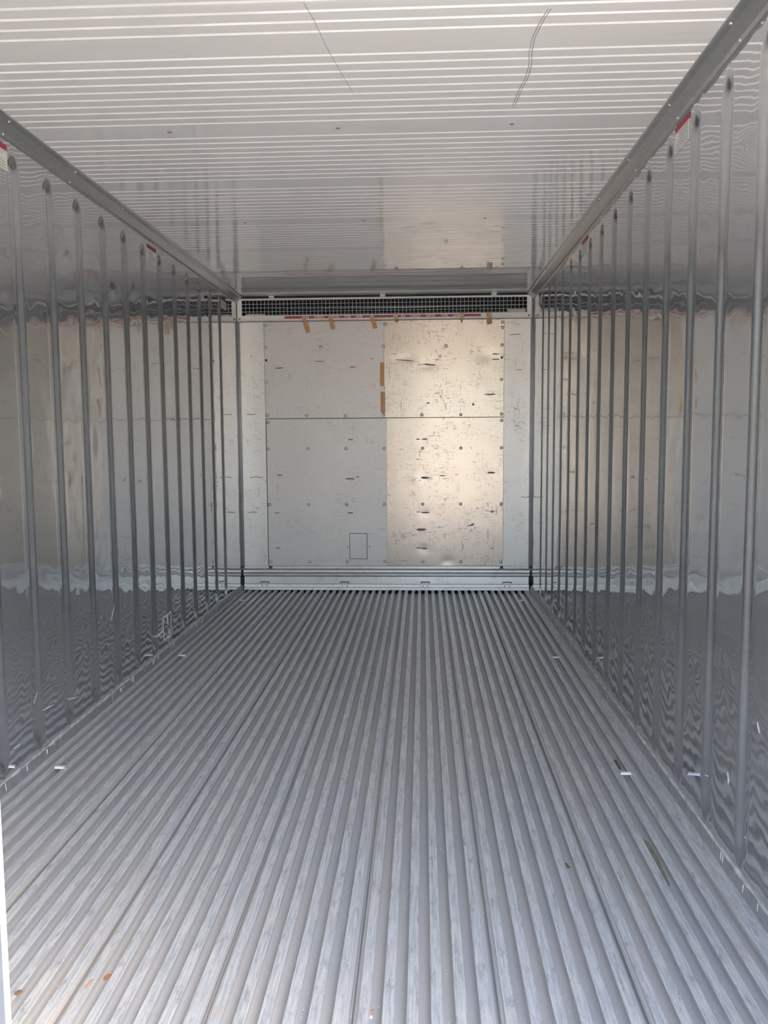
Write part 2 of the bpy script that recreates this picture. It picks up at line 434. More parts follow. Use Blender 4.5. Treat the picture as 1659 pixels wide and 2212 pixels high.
# ------------------------------------------------------------------ ceiling
b = MB(); b.box(-1.20, 1.20, YD, 0.35, H + 0.03, H + 0.09)
ceil = struct(link('ceiling', b.me('ceiling', SHELL)))
def ceil_panel(y0, y1, first):
    pts = [(y0, H)]
    for i in range(10):
        c = first + 0.0538 * i
        if c - 0.008 > y0 and c + 0.008 < y1:
            pts += [(c - 0.006, H), (c - 0.003, H + 0.0045), (c + 0.002, H + 0.0045), (c + 0.0062, H)]
    pts.append((y1, H)); b = MB()
    xs = [-1.145, 0, 1.145]
    b.prof(pts[::-1], 'x', -1.145, 1.145)
    return b
for k in range(-3, 7):
    a = -4.0655 + 0.622 * k
    y0, y1 = max(a, YD), min(a + 0.622, -0.012)
    link('ceiling_panel', ceil_panel(y0, y1, a + 0.0665).me('ceiling_panel', CEIL), ceil)
b = MB(); b.dome((0, 0, 0), 0.0085, 0.003, (0, 0, -1)); RIV = b.me('rivet', plain('ceiling_rivet', (0.36, 0.355, 0.34), 0.45, 0.5), True)
for k in range(-1, 3):
    for x in (-0.602, 0.0, 0.61): link('rivet', RIV, ceil, (x, -3.4435 + 1.2465 * k, H))
# rolled lip where the ceiling ends above the grille
b = MB(); b.prof([(-0.012, H), (-0.004, H + 0.003), (0.001, H + 0.010), (0.002, H + 0.03)][::-1], 'x', -1.145, 1.145)
link('ceiling_lip', b.me('ceiling_lip', CEIL, True), ceil)
# creases in the ceiling sheet
CR = plain('ceiling_crease', (0.36, 0.36, 0.37), 0.5)
for pts in ([(0.618, -4.22), (0.607, -4.16), (0.598, -4.07), (0.600, -3.99), (0.610, -3.90), (0.611, -3.82), (0.602, -3.74), (0.598, -3.66), (0.594, -3.60)],):
    for dx in (0.0, 0.0075):
        b = MB(); b.ribbon([(x + dx, y, H - 0.0012) for x, y in pts], 0.0016, (0, 0, 1), (0, 0, 0.0008)); link('crease', b.me('crease', CR), ceil)
b = MB(); b.ribbon([(0.0, -4.29, H - 0.0012), (0.015, -4.20, H - 0.0012), (0.03, -4.05, H - 0.0012), (0.06, -3.85, H - 0.0012), (0.078, -3.74, H - 0.0012)], 0.0011, (0, 0, 1), (0, 0, 0.0006)); link('crease', b.me('crease', CR), ceil)

# corner rails between ceiling and walls
for n_, s in ((1, -1), (2, 1)):
    RW = 0.052
    pr = [(s * (X0 - RW), H + 0.002), (s * (X0 - RW), H - 0.004), (s * (X0 - RW + 0.004), H - 0.008), (s * (X0 - 0.034), H - 0.0125), (s * (X0 - 0.030), H - 0.016),
          (s * (X0 - 0.016), H - 0.031), (s * (X0 - 0.009), H - 0.040), (s * (X0 - 0.005), H - 0.052), (s * (X0 - 0.001), H - 0.054), (s * (X0 + 0.01), H - 0.054), (s * (X0 + 0.01), H + 0.002)]
    b = MB(); b.prof(pr, 'y', YD, -0.004, True)
    rail = struct(link('trim_%d' % n_, b.me('trim_%d' % n_, RAIL)))
    b = MB(); b.dome((0, 0, 0), 0.0055, 0.003, (-s * 0.5, 0, -1)); rv = b.me('rivet', BOLT, True)
    b = MB(); b.dome((0, 0, 0), 0.0055, 0.003, (-s, 0, -0.3)); rv2 = b.me('rivet', BOLT, True)
    for k in range(10):
        y = -0.40 - 0.534 * k
        link('rivet', rv, rail, (s * (X0 - 0.040), y, H - 0.0115)); link('rivet', rv2, rail, (s * (X0 - 0.0075), y + 0.02, H - 0.045))

# vertical corner trims at the far wall
for n_, s in ((3, -1), (4, 1)):
    b = MB()
    for cx_, r in ((1.1400, 0.0046), (1.1310, 0.0030)):
        b.tube([(s * cx_, -0.006, 0.19), (s * cx_, -0.006, 2.285)], r, 10)
    t = struct(link('trim_%d' % n_, b.me('trim_%d' % n_, TRIMM, True)))
    b = MB(); b.box(*sorted((s * 1.1255, s * 1.1455)), -0.0018, 0.004, 0.16, 2.29); link('corner_strip', b.me('corner_strip', TRIMM), t)
    b = MB(); b.box(*sorted((s * 1.130, s * 1.1445)), -0.018, -0.004, 0.172, 0.188); link('stop_block', b.me('stop_block', BOLT_DK), t)
    b = MB(); b.tube([(s * 1.136, -0.02, 0.03), (s * 1.138, -0.02, 0.12), (s * 1.141, -0.02, 0.12), (s * 1.141, -0.02, 0.03)], 0.002, 6); link('wire_stop', b.me('wire_stop', BOLT_DK, True), t)

# ------------------------------------------------------------------ far wall
b = MB(); b.box(-1.215, 1.215, 0.351, 0.40, -0.12, H + 0.085); b.box(-1.145, 1.145, 0.30, 0.351, -0.12, H + 0.03)
b.box(-1.145, 1.145, 0.006, 0.30, 2.085, 2.10)
wb = struct(link('wall_back', b.me('wall_back', DARK)))
b = MB(); b.box(-1.145, 1.145, 0.004, 0.012, 0.0, 2.105); link('backing', b.me('backing', SUB), wb)
PD = [(0.316, 0.90, .05, .04, .006), (0.25, 0.88, .04, .03, -.004), (0.45, 0.905, .05, .035, .005), (-0.27, 0.895, .05, .035, .004), (-0.83, 0.915, .04, .03, .003), (0.34, 1.765, .07, .04, .006), (0.17, 1.815, .09, .03, .005),
      (0.80, 1.83, .07, .05, .006), (-0.27, 1.79, .06, .04, .003), (0.30, 1.19, .04, .03, .004), (0.31, 0.615, .04, .03, .004), (0.30, 0.33, .04, .03, .004), (0.49, 0.225, .04, .04, .005), (-0.37, 0.215, .04, .03, .003),
      (0.83, 0.93, .05, .04, .004), (0.60, 1.55, .05, .09, .003), (0.72, 1.62, .06, .05, -.003), (0.45, 1.45, .08, .05, .003), (0.59, 0.80, .02, .06, .003), (-0.30, 1.13, .03, .08, .002), (-0.49, 1.80, .05, .03, .003)]
def facet_sheet(xs, z0, z1, ys, mat, name):
    # sheet drawn in a little at its bolt columns, dented where forks have hit it
    px, py = [], []
    for i in range(len(xs) - 1):
        k = max(1, int((xs[i + 1] - xs[i]) / 0.016))
        for q in range(k):
            t = q / k; px.append(xs[i] + (xs[i + 1] - xs[i]) * t); py.append(ys[i] + (ys[i + 1] - ys[i]) * t)
    px.append(xs[-1]); py.append(ys[-1])
    nz = max(2, int((z1 - z0) / 0.016)); n = len(px); v, f = [], []
    for j in range(nz + 1):
        z = z0 + (z1 - z0) * j / nz
        for x, y in zip(px, py):
            fade = sstep(min(x - px[0], px[-1] - x, z - z0, z1 - z) / 0.03); d = 0.0
            for cx_, cz_, rx, rz, am in PD:
                e = ((x - cx_) / rx) ** 2 + ((z - cz_) / rz) ** 2
                if e < 9: d += 0.45 * am * math.exp(-e)
            v.append((x, min(y + d * fade, 0.0035), z))
    for j in range(nz):
        for i in range(n - 1): f.append((j * n + i, j * n + i + 1, (j + 1) * n + i + 1, (j + 1) * n + i))
    rim = list(range(n)) + [n * (j + 1) - 1 for j in range(1, nz + 1)] + [nz * n + i for i in range(n - 2, -1, -1)] + [n * j for j in range(nz - 1, 0, -1)]
    k = len(v); nr = len(rim); v += [v[i] for i in rim] + [(v[i][0], 0.004, v[i][2]) for i in rim]
    for i in range(nr):
        j = (i + 1) % nr; f.append((k + j, k + i, k + nr + i, k + nr + j))
    me = mesh(name, v, f, mat); m_ = nz * (n - 1)
    me.polygons.foreach_set('use_smooth', [q < m_ for q in range(len(f))])
    return link(name, me, wb)
p = facet_sheet([-0.936, -0.47, -0.0006], 1.3625, 2.108, [-0.003, -0.0036, -0.003], SH_DULL, 'panel'); p['label'] = 'dull upper panel'
p = facet_sheet([0.0006, 0.30, 0.594, 0.925], 1.3625, 2.108, [-0.003, -0.0042, -0.0028, -0.0034], SH_BRIGHT, 'panel'); p['label'] = 'scuffed bright upper panel'
p = facet_sheet([-0.932, -0.608, -0.307, 0.0134], 0.192, 1.3575, [-0.003, -0.0042, -0.0030, -0.0038], SH_DULL, 'panel'); p['label'] = 'smooth grey lower panel'
p = facet_sheet([0.0146, 0.295, 0.594, 0.925], 0.192, 1.3575, [-0.003, -0.0048, -0.0030, -0.0042], SH_BRIGHT, 'panel'); p['label'] = 'scuffed bright lower panel'
facet_sheet([-1.1265, -0.9385], 0.19, 2.108, [-0.0012, -0.0012], SH_SIDE, 'side_panel')
facet_sheet([0.9275, 1.1265], 0.19, 2.108, [-0.0012, -0.0012], SH_SIDE, 'side_panel')
# dark line along the seam between the upper and the lower panels
b = MB(); b.box(-0.925, 0.920, -0.0062, -0.002, 1.3572, 1.3622); link('seam_lip', b.me('seam_lip', DARK), wb)
b = MB(); b.dome((0, 0, 0), 0.0095, 0.0035, (0, -1, 0)); BO = b.me('bolt', BOLT, True)
b = MB(); b.dome((0, 0, 0), 0.0095, 0.0035, (0, -1, 0)); BOD = b.me('bolt', BOLT_DK, True)
b = MB()
seg = 14
for i in range(seg):
    a0, a1 = 2 * math.pi * i / seg, 2 * math.pi * (i + 1) / seg
    n = len(b.v)
    b.v += [(r * math.cos(a), -0.0008, r * math.sin(a)) for r, a in ((0.0125, a0), (0.0125, a1), (0.0092, a1), (0.0092, a0))]
    b.f.append((n, n + 3, n + 2, n + 1))
WASH = b.me('washer', SCUFF)
bolts = [(-0.928, 2.082), (-0.925, 1.912), (-0.924, 1.646), (-0.923, 1.385), (0.911, 2.085), (0.911, 2.044), (0.91, 1.911), (0.907, 1.648), (0.909, 1.384),
         (-0.493, 1.91), (-0.006, 1.911), (0.479, 1.911), (0.009, 2.081), (-0.611, 1.381), (-0.307, 1.379), (-0.006, 1.383), (0.292, 1.381), (0.594, 1.381), (-0.006, 1.592),
         (0.91, 1.334), (-0.92, 1.331)]
for z in (1.122, 0.683, 0.225):
    bolts += [(x, z) for x in (-0.919, -0.606, -0.305, -0.0045, 0.296, 0.595, 0.91)]
for x, z in bolts:
    o = link('bolt', BO, wb, (x, -0.0045, z)); link('washer', WASH, o, (0, 0, 0))
for x, z in ((-0.924, 1.814), (0.908, 1.815)):
    o = link('bolt', BOD, wb, (x, -0.0045, z)); o['label'] = 'dark bolt'
# small access hatch in the lower panel
b = MB(); b.box(-0.2845, -0.1425, -0.0052, -0.003, 0.2455, 0.4535); h0 = link('hatch_frame', b.me('hatch_frame', SCUFF), wb)
b = MB(); b.bevbox(-0.2805, -0.1470, -0.0068, -0.003, 0.2500, 0.4490, 0.0012); hh = link('hatch', b.me('hatch', SH_DULL), h0); hh['label'] = 'grey access hatch'
for x, z in ((-0.300, 0.345), (-0.126, 0.345)):
    b = MB(); b.dome((x, -0.004, z), 0.005, 0.002, (0, -1, 0), 8); link('rivet', b.me('rivet', SCUFF, True), wb)
# forklift scuffs and dents, each a thin smear
sc = [(-0.836, 0.916, .05, .010), (-0.277, 0.885, .075, .014), (0.316, 0.891, .07, .020), (0.245, 0.872, .08, .010), (-0.857, 0.616, .05, .008), (-0.277, 0.615, .05, .010), (0.318, 0.617, .07, .014),
      (0.262, 0.621, .04, .008), (-0.858, 0.334, .05, .009), (0.309, 0.331, .06, .012), (0.262, 0.335, .04, .010), (0.842, 0.331, .03, .008), (0.284, 0.483, .085, .020), (-0.27, 1.193, .05, .010), (0.311, 1.193, .05, .011),
      (0.262, 1.193, .035, .010), (0.834, 0.928, .07, .018), (0.45, 0.906, .05, .009), (-0.214, 0.901, .03, .009), (0.841, 0.62, .03, .012), (-0.82, 1.753, .07, .010), (-0.504, 1.802, .09, .006), (-0.245, 1.755, .06, .009),
      (0.158, 1.803, .16, .007), (0.345, 1.768, .11, .012), (0.86, 1.843, .06, .010), (0.823, 1.536, .10, .012), (0.86, 1.803, .06, .010), (-0.095, 1.82, .03, .006), (0.34, 1.472, .03, .012), (0.69, 1.46, .02, .02)]
for i, (x, z, w_, h_) in enumerate(sc):
    rnd = random.Random(i); n = 10; pts = []
    tl = -0.35 if w_ > 0.1 else rnd.uniform(-0.12, 0.12)
    for k in range(n):
        a = 2 * math.pi * k / n; rr = rnd.uniform(0.7, 1.15)
        dx, dz = math.cos(a) * w_ / 2 * rr, math.sin(a) * h_ / 2 * rr
        pts.append((x + dx, -0.0052, z + dz + dx * tl * 0.3))
    b = MB(); b.poly(pts, (0, 0.0006, 0)); link('scuff', b.me('scuff', SCUFF), wb)
b = MB(); b.poly([(0.648, -0.0052, 0.508), (0.705, -0.0052, 0.535), (0.692, -0.0052, 0.512)], (0, 0.0006, 0)); link('scuff', b.me('scuff', SCUFF), wb)
for i, (x, z, l) in enumerate([(1.01, 1.99, .08), (-1.04, 1.845, .012), (-1.05, 1.395, .07), (1.04, 1.72, .05), (1.03, 1.29, .02), (-1.06, 0.62, .08), (1.1, 0.735, .07), (1.02, 1.42, .03), (-1.02, 0.9, .1)]):
    rnd = random.Random(100 + i); b = MB()
    b.ribbon([(x - l / 2 + l * k / 4, -0.0020, z + rnd.uniform(-.004, .004)) for k in range(5)], 0.005, (0, 1, 0), (0, 0.0006, 0)); link('scuff', b.me('scuff', SCUFF), wb)
rnd = random.Random(77)
for i in range(16):
    x = 1.02 + rnd.uniform(-0.02, 0.035); z = 1.50 - 0.016 * i
    b = MB(); b.ribbon([(x, -0.0020, z), (x + rnd.uniform(-.012, .012), -0.0020, z - rnd.uniform(.006, .02))], 0.003, (0, 1, 0), (0, 0.0006, 0)); link('scuff', b.me('scuff', SCUFF), wb)
# stepped kick plates under the panels
def xprof(name, pts, x0, x1, mat=KICK):
    b = MB(); b.prof(pts, 'x', x0, x1); return link(name, b.me(name, mat), wb)
xprof('panel_foot', [(-0.003, 0.168), (-0.008, 0.170), (-0.008, 0.1885), (-0.003, 0.1915)], -0.905, 0.905)
xprof('panel_foot', [(-0.001, 0.168), (-0.004, 0.170), (-0.004, 0.190), (-0.001, 0.192)], -1.13, -0.935, SH_SIDE)
xprof('panel_foot', [(-0.001, 0.168), (-0.004, 0.170), (-0.004, 0.190), (-0.001, 0.192)], 0.93, 1.13, SH_SIDE)
xprof('ledge', [(-0.020, 0.1385), (-0.022, 0.142), (-0.016, 0.158), (-0.006, 0.169), (-0.001, 0.170)], -1.135, 1.135)
xprof('ledge', [(-0.012, 0.112), (-0.020, 0.114), (-0.021, 0.134), (-0.016, 0.1365)], -1.135, 1.135)
xprof('kick_plate', [(-0.026, 0.046), (-0.022, 0.050), (-0.021, 0.107), (-0.018, 0.110), (-0.010, 0.110)], -1.128, 1.128)
xprof('sill', [(-0.040, 0.002), (-0.0385, 0.020), (-0.037, 0.0235), (-0.034, 0.026), (-0.028, 0.0465), (-0.02, 0.0475)], -1.13, 1.13, SH_SIDE)
for x in (-0.966, -0.325, 0.316, 0.960):
    b = MB(); b.box(x - 0.032, x + 0.032, -0.0245, -0.021, 0.060, 0.069); b.box(x - 0.036, x - 0.030, -0.0245, -0.021, 0.052, 0.069); b.box(x + 0.030, x + 0.036, -0.0245, -0.021, 0.052, 0.069)
    c_ = link('hinge', b.me('hinge', SCUFF), wb)
    b = MB(); b.dome((x - 0.02, -0.033, 0.036), 0.005, 0.003, (0, -1, 0.3), 8); b.dome((x + 0.02, -0.033, 0.036), 0.005, 0.003, (0, -1, 0.3), 8); link('rivets', b.me('rivets', SCUFF, True), c_)
# little wire hooks hanging at the sill over the slats
for x in (-0.915, -0.53, -0.36, 0.015, 0.065, 0.245, 0.345, 0.66, 0.985, 0.74):
    b = MB(); r = 0.012
    b.tube([(x - r, -0.047, -0.012), (x - r, -0.047, 0.004), (x - r * .6, -0.045, 0.010), (x + r * .6, -0.045, 0.010), (x + r, -0.047, 0.004), (x + r, -0.047, -0.008)], 0.0016, 6)
    link('wire_hook', b.me('wire_hook', KICK, True), wb)

# ------------------------------------------------------------------ air grille above the panels
gr = bpy.data.objects.new('air_grille', None); COL.objects.link(gr); gr.location = (0, 0, 2.112)
tag(gr, 'cream wire mesh air grille across the top of the far wall', 'grille')
def gpart(name, b, mat, smooth=False):
    o = link(name, b.me(name, mat, smooth), gr); o.location = (0, 0, -2.112); return o
b = MB(); YF = -0.012
b.box(-1.140, -1.106, YF, 0.004, 2.112, 2.286); b.box(1.097, 1.132, YF, 0.004, 2.112, 2.286)
b.box(-1.106, 1.097, YF, 0.004, 2.273, 2.286); b.box(-1.106, 1.097, YF, 0.004, 2.120, 2.157)
gpart('frame', b, CREAM)
b = MB(); b.prof([(YF + 0.001, 2.1205), (-0.022, 2.1165), (-0.022, 2.1125), (0.0, 2.1115)][::-1], 'x', -1.140, 1.132); gpart('bottom_lip', b, CREAM)
b = MB(); nc = 74; dx = (1.097 + 1.106) / nc
for i in range(1, nc): b.tube([(-1.106 + dx * i, -0.003, 2.155), (-1.106 + dx * i, -0.003, 2.275)], 0.0021, 5, False)
for i in range(1, 4): b.tube([(-1.108, -0.006, 2.157 + 0.029 * i), (1.099, -0.006, 2.157 + 0.029 * i)], 0.0021, 5, False)
gpart('wire_mesh', b, WIRE, True)
for x in (-0.868, -0.008, 0.843):
    b = MB(); b.box(x - 0.020, x + 0.020, -0.020, -0.011, 2.272, 2.289); b.box(x - 0.020, x + 0.020, -0.045, -0.011, 2.289, 2.3015); gpart('hinge', b, WIRE)
for x in (-1.125, 1.112):
    b = MB(); b.dome((x, YF, 2.132), 0.009, 0.004, (0, -1, 0)); gpart('bolt', b, plain('grille_bolt', (0.30, 0.29, 0.27), 0.5), True)
# plenum contents behind the mesh
b = MB(); b.tube([(-0.85, 0.05, 2.213), (0.2, 0.05, 2.214), (1.05, 0.05, 2.220)], 0.0045, 8)
tag(link('coolant_pipe', b.me('coolant_pipe', KICK, True)), 'thin bright coolant pipe running behind the mesh of the grille', 'pipe')
b = MB(); b.box(-1.06, 1.10, 0.09, 0.13, 2.10, 2.180); b.prof([(0.088, 2.180), (0.084, 2.186), (0.10, 2.190), (0.13, 2.190)][::-1], 'x', -1.06, 1.10)
tag(link('coil_bar', b.me('coil_bar', plain('coil_bar', (0.16, 0.18, 0.21), 0.5, 0.4))), 'grey evaporator coil bar low behind the mesh of the grille', 'bar')
for (x0, x1, z0, z1, lab) in ((0.955, 1.095, 2.158, 2.190, 'cream bracket behind the right end of the mesh grille'), (-1.085, -0.935, 2.150, 2.178, 'cream bracket behind the left end of the mesh grille')):
    b = MB(); b.bevbox(x0, x1, 0.03, 0.06, z0, z1, 0.006); b.box(x0 - 0.03, x1, 0.04, 0.06, z0 - 0.055, z0 - 0.008)
    tag(link('bracket', b.me('bracket', CREAM)), lab, 'bracket')

# red warning strip
st = MB(); st.poly([(-0.771, YF - 0.0008, 2.130), (0.746, YF - 0.0008, 2.130), (0.746, YF - 0.0008, 2.149), (-0.771, YF - 0.0008, 2.149)], (0, 0.0007, 0))
strip = tag(link('warning_strip', st.me('warning_strip', RED)), 'long red warning strip with white lettering under the mesh grille', 'sign')
def word(txt, cx_, cz_, wd, ht, y):
    cu = bpy.data.curves.new('lettering', 'FONT'); cu.body = txt; cu.align_x = 'CENTER'; cu.align_y = 'CENTER'; cu.size = 1.0; cu.offset = 0.012
    o = bpy.data.objects.new('lettering_source', cu); COL.objects.link(o)
    bpy.context.view_layer.update()
    me = bpy.data.meshes.new_from_object(o.evaluated_get(bpy.context.evaluated_depsgraph_get()))
    bpy.data.objects.remove(o); bpy.data.curves.remove(cu)
    xs = [v.co.x for v in me.vertices]; ys = [v.co.y for v in me.vertices]
    x0, x1, y0, y1 = min(xs), max(xs), min(ys), max(ys)
    for v in me.vertices:
        v.co = (cx_ + ((v.co.x - x0) / (x1 - x0) - 0.5) * wd, y, cz_ + ((v.co.y - y0) / (y1 - y0) - 0.5) * ht)
    me.materials.clear(); me.materials.append(WHITE); me.name = 'lettering'
    return link('lettering', me, strip)
def X(px): return -0.617 + (px - 658) * 0.003584
for ws in ((('NO', 659, 668.4), ('CARGO', 678.8, 701), ('ABOVE', 709, 733), ('THIS', 744.3, 758.7), ('LINE', 769.5, 784)),
           (('NO', 867, 876), ('CARGO', 887, 909.2), ('ABOVE', 920, 940.6), ('THIS', 952.8, 967.6), ('LINE', 979, 994))):
    for t, a, c in ws: word(t, (X(a) + X(c)) / 2, 2.1395, X(c) - X(a), 0.0165, YF - 0.0016)

# brown tape scraps (x_top, z_top, x_bottom, z_bottom, width)
tapes = [(-0.625, 2.148, -0.590, 2.021, 0.034, 'slanting brown tape scrap, leftmost on the red warning strip', 0.45),
         (-0.413, 2.146, -0.397, 2.043, 0.036, 'torn brown tape scrap over the first word ABOVE', 0.40),
         (-0.098, 2.150, -0.067, 2.046, 0.036, 'slanting brown tape scrap between the two printed messages', 0.30),
         (0.088, 2.158, 0.102, 2.088, 0.038, 'short ragged brown tape scrap left of the second printed NO', 0.50),
         (0.600, 2.158, 0.604, 2.076, 0.036, 'pointed brown tape scrap over the last printed word LINE', 0.55),
         (0.804, 2.156, 0.812, 2.068, 0.042, 'wide brown tape scrap right of the red warning strip', 0.45)]
for i, (xa, za, xb, zb_, wd, lab, fr) in enumerate(tapes):
    rnd = random.Random(40 + i)
    e = bpy.data.objects.new('tape_scrap', None); COL.objects.link(e); e.location = (xa, YF - 0.003, za)
    tag(e, lab, 'tape', 'brown tape scraps along the warning strip')
    zm = 2.114; xm = xa + (xb - xa) * (za - zm) / (za - zb_)
    hw = wd / 2
    def P(x, y, z): return (x - xa, y - (YF - 0.003), z - za)
    b = MB(); b.poly([P(xa - hw + rnd.uniform(0, .006), YF - 0.003, za - rnd.uniform(0, .008)), P(xa, YF - 0.003, za), P(xa + hw, YF - 0.003, za - rnd.uniform(0, .006)), P(xm + hw, -0.0245, zm + 0.001), P(xm - hw, -0.0245, zm + 0.001)][::-1], (0, 0.0006, 0))
    link('peeled_end', b.me('peeled_end', TAPE2), e)
    if i == 4: tail = [P(xm + hw * .5, -0.0245, zm), P(xb - hw * .2, -0.0056, zb_ - 0.002), P(xm - hw, -0.0245, zm)]
    elif i == 3: tail = [P(xm + hw, -0.0245, zm), P(xm + hw * .9, -0.0085, zm - 0.012), P(xb + hw * .2, -0.0056, zb_ + .01), P(xb - hw * .1, -0.0056, zb_ - 0.004), P(xm - hw, -0.0245, zm)]
    elif i == 1: tail = [P(xm + hw * .7, -0.0245, zm), P(xb + hw, -0.0060, zb_ + 0.02), P(xb + hw, -0.0056, zb_ + 0.004), P(xb - hw * .8, -0.0056, zb_), P(xm - hw, -0.0245, zm)]
    else: tail = [P(xm + hw, -0.0245, zm), P(xb + hw, -0.0056, zb_ + 0.006), P(xb - hw * .9, -0.0056, zb_ - 0.002), P(xm - hw, -0.0245, zm)]
    b = MB(); b.poly(tail, (0, 0.0006, 0)); link('strip', b.me('strip', TAPE), e)
e = bpy.data.objects.new('seam_tape', None); COL.objects.link(e); e.location = (-0.014, -0.006, 1.40)
tag(e, 'long vertical strip of brown tape over the middle panel seam', 'tape')
b = MB(); b.poly([(-0.019, 0, 0.388), (-0.0195, 0, 0.215), (-0.016, 0, 0.203), (-0.008, 0, 0.210), (0.004, 0, 0.204), (0.014, 0, 0.212), (0.016, 0, 0.390)], (0, 0.0012, 0)); link('strip', b.me('strip', TAPE), e)
b = MB(); b.poly([(-0.016, 0, 0.160), (-0.0155, 0, 0.0), (0.010, 0, -0.004), (0.021, 0, 0.006), (0.020, 0, 0.168), (0.010, 0, 0.158), (-0.004, 0, 0.166)], (0, 0.0012, 0)); link('strip', b.me('strip', TAPE), e)
b = MB(); b.poly([(-0.015, 0.0004, 0.205), (-0.012, 0.0004, 0.162), (0.015, 0.0004, 0.165), (0.012, 0.0004, 0.206)], (0, 0.0008, 0)); link('residue', b.me('residue', WHITE), e)

# ------------------------------------------------------------------ load-limit stickers on the side walls
def sticker(s, y0, y1, z0, z1, lab):
    # y0 far side, y1 near side
    e = bpy.data.objects.new('load_sticker', None); COL.objects.link(e); e.location = (s * (X0 - 0.001), (y0 + y1) / 2, z0)
    tag(e, lab, 'sticker', 'red and white stickers under the ceiling rails')
    cy_ = (y0 + y1) / 2; hh_ = z1 - z0; zr = hh_ * 0.76
    ya, yb = sorted((y0 - cy_, y1 - cy_))
    def rect(name, a, c, z_0, z_1, mat, x):
        b = MB(); b.poly([(-s * x, a, z_0), (-s * x, c, z_0), (-s * x, c, z_1), (-s * x, a, z_1)], (s * 0.0008, 0, 0)); return link(name, b.me(name, mat), e)
    rect('white_field', ya, yb, 0, zr, WHITE, 0.0004)
    rect('red_band', ya, yb, zr, hh_, RED, 0.0004)
    b = MB(); rnd = random.Random(int(abs(y0) * 100)); n = 7
    for r in range(n):
        z = zr * (0.90 - 0.82 * r / (n - 1)); a = ya + 0.012
        lim = yb - 0.012 - rnd.uniform(0, 0.05) * (r < 4)
        while a < lim:
            l = rnd.uniform(0.006, 0.022); b.poly([(-s * 0.0010, a, z), (-s * 0.0010, min(a + l, lim), z), (-s * 0.0010, min(a + l, lim), z + 0.0028), (-s * 0.0010, a, z + 0.0028)], (s * 0.0005, 0, 0)); a += l + 0.005
    o = link('print_lines', b.me('print_lines', PRINT), e); o['label'] = 'rows of tiny grey print'
sticker(-1, -3.553, -3.695, 2.145, 2.232, 'red and white sticker cut by the left edge of the photo')
sticker(-1, -1.952, -2.098, 2.146, 2.232, 'red and white sticker midway along the left wall')
sticker(-1, -0.360, -0.505, 2.145, 2.220, 'red and white sticker on the left wall beside the mesh grille')
sticker(1, -3.545, -3.690, 2.153, 2.240, 'largest red and white sticker, high on the right wall')
sticker(1, -1.932, -2.090, 2.152, 2.238, 'red and white sticker midway along the right wall')
sticker(1, -0.310, -0.455, 2.150, 2.236, 'red and white sticker on the right wall beside the mesh grille')

# white outline painted low on the left wall
b = MB(); xw = -X0 + 0.0016
def LW(*p): return [(xw, y, z) for y, z in p]
for pts, wd in ((LW((-1.895, 0.232), (-1.892, 0.20), (-1.885, 0.13), (-1.880, 0.115), (-1.885, 0.100), (-1.905, 0.092)), 0.006),
                (LW((-1.899, 0.230), (-1.93, 0.222), (-1.945, 0.222), (-2.020, 0.222), (-2.030, 0.214), (-2.033, 0.16), (-2.028, 0.145), (-2.020, 0.095)), 0.008),
                (LW((-2.020, 0.095), (-2.00, 0.094), (-1.965, 0.100), (-1.93, 0.090), (-1.90, 0.092)), 0.005),
                (LW((-1.952, 0.230), (-1.948, 0.20), (-1.945, 0.165)), 0.010),
                (LW((-1.965, 0.100), (-1.94, 0.075), (-1.93, 0.055)), 0.003),
                (LW((-2.035, 0.152), (-2.09, 0.148), (-2.15, 0.146)), 0.010)):
    b.ribbon(pts, wd, (1, 0, 0), (-0.0008, 0, 0))
tag(link('chalk_outline', b.me('chalk_outline', CHALK)), 'white hand-drawn outline low on the left wall near the floor', 'wall marking')

# bright scratches low on the walls
for s_, rows in ((-1, [((-3.7069, 0.1332), (-3.6573, 0.1291)), ((-3.4787, 0.1921), (-3.3774, 0.1834)), ((-3.2576, 0.1606), (-3.1559, 0.141)), ((-2.8963, 0.4112), (-2.8791, 0.4242)), ((-2.7736, 0.379), (-2.7269, 0.4454)), ((-3.548, 0.2423), (-3.5155, 0.2758))]), (1, [((-4.1839, 0.2797), (-4.1964, 0.2557)), ((-4.1882, 0.2708), (-4.1936, 0.2478)), ((-4.3686, 0.4896), (-4.385, 0.4666)), ((-4.0108, 0.1963), (-4.0381, 0.2051)), ((-3.3098, 0.1836), (-3.337, 0.1745)), ((-4.3195, 0.1612), (-4.323, 0.1566)), ((-2.7509, 0.2082), (-2.778, 0.2115))])):
    for (a, c) in rows:
        b = MB(); x = s_ * (X0 - 0.0012); m_ = ((a[0] + c[0]) / 2 + 0.002, (a[1] + c[1]) / 2)
        b.ribbon([(x, *a), (x, *m_), (x, *c)], [0.0015, 0.003, 0.001], (1, 0, 0), (s_ * 0.0006, 0, 0))
        link('scratch', b.me('scratch', CHALK), bpy.data.objects['wall_left' if s_ < 0 else 'wall_right'])

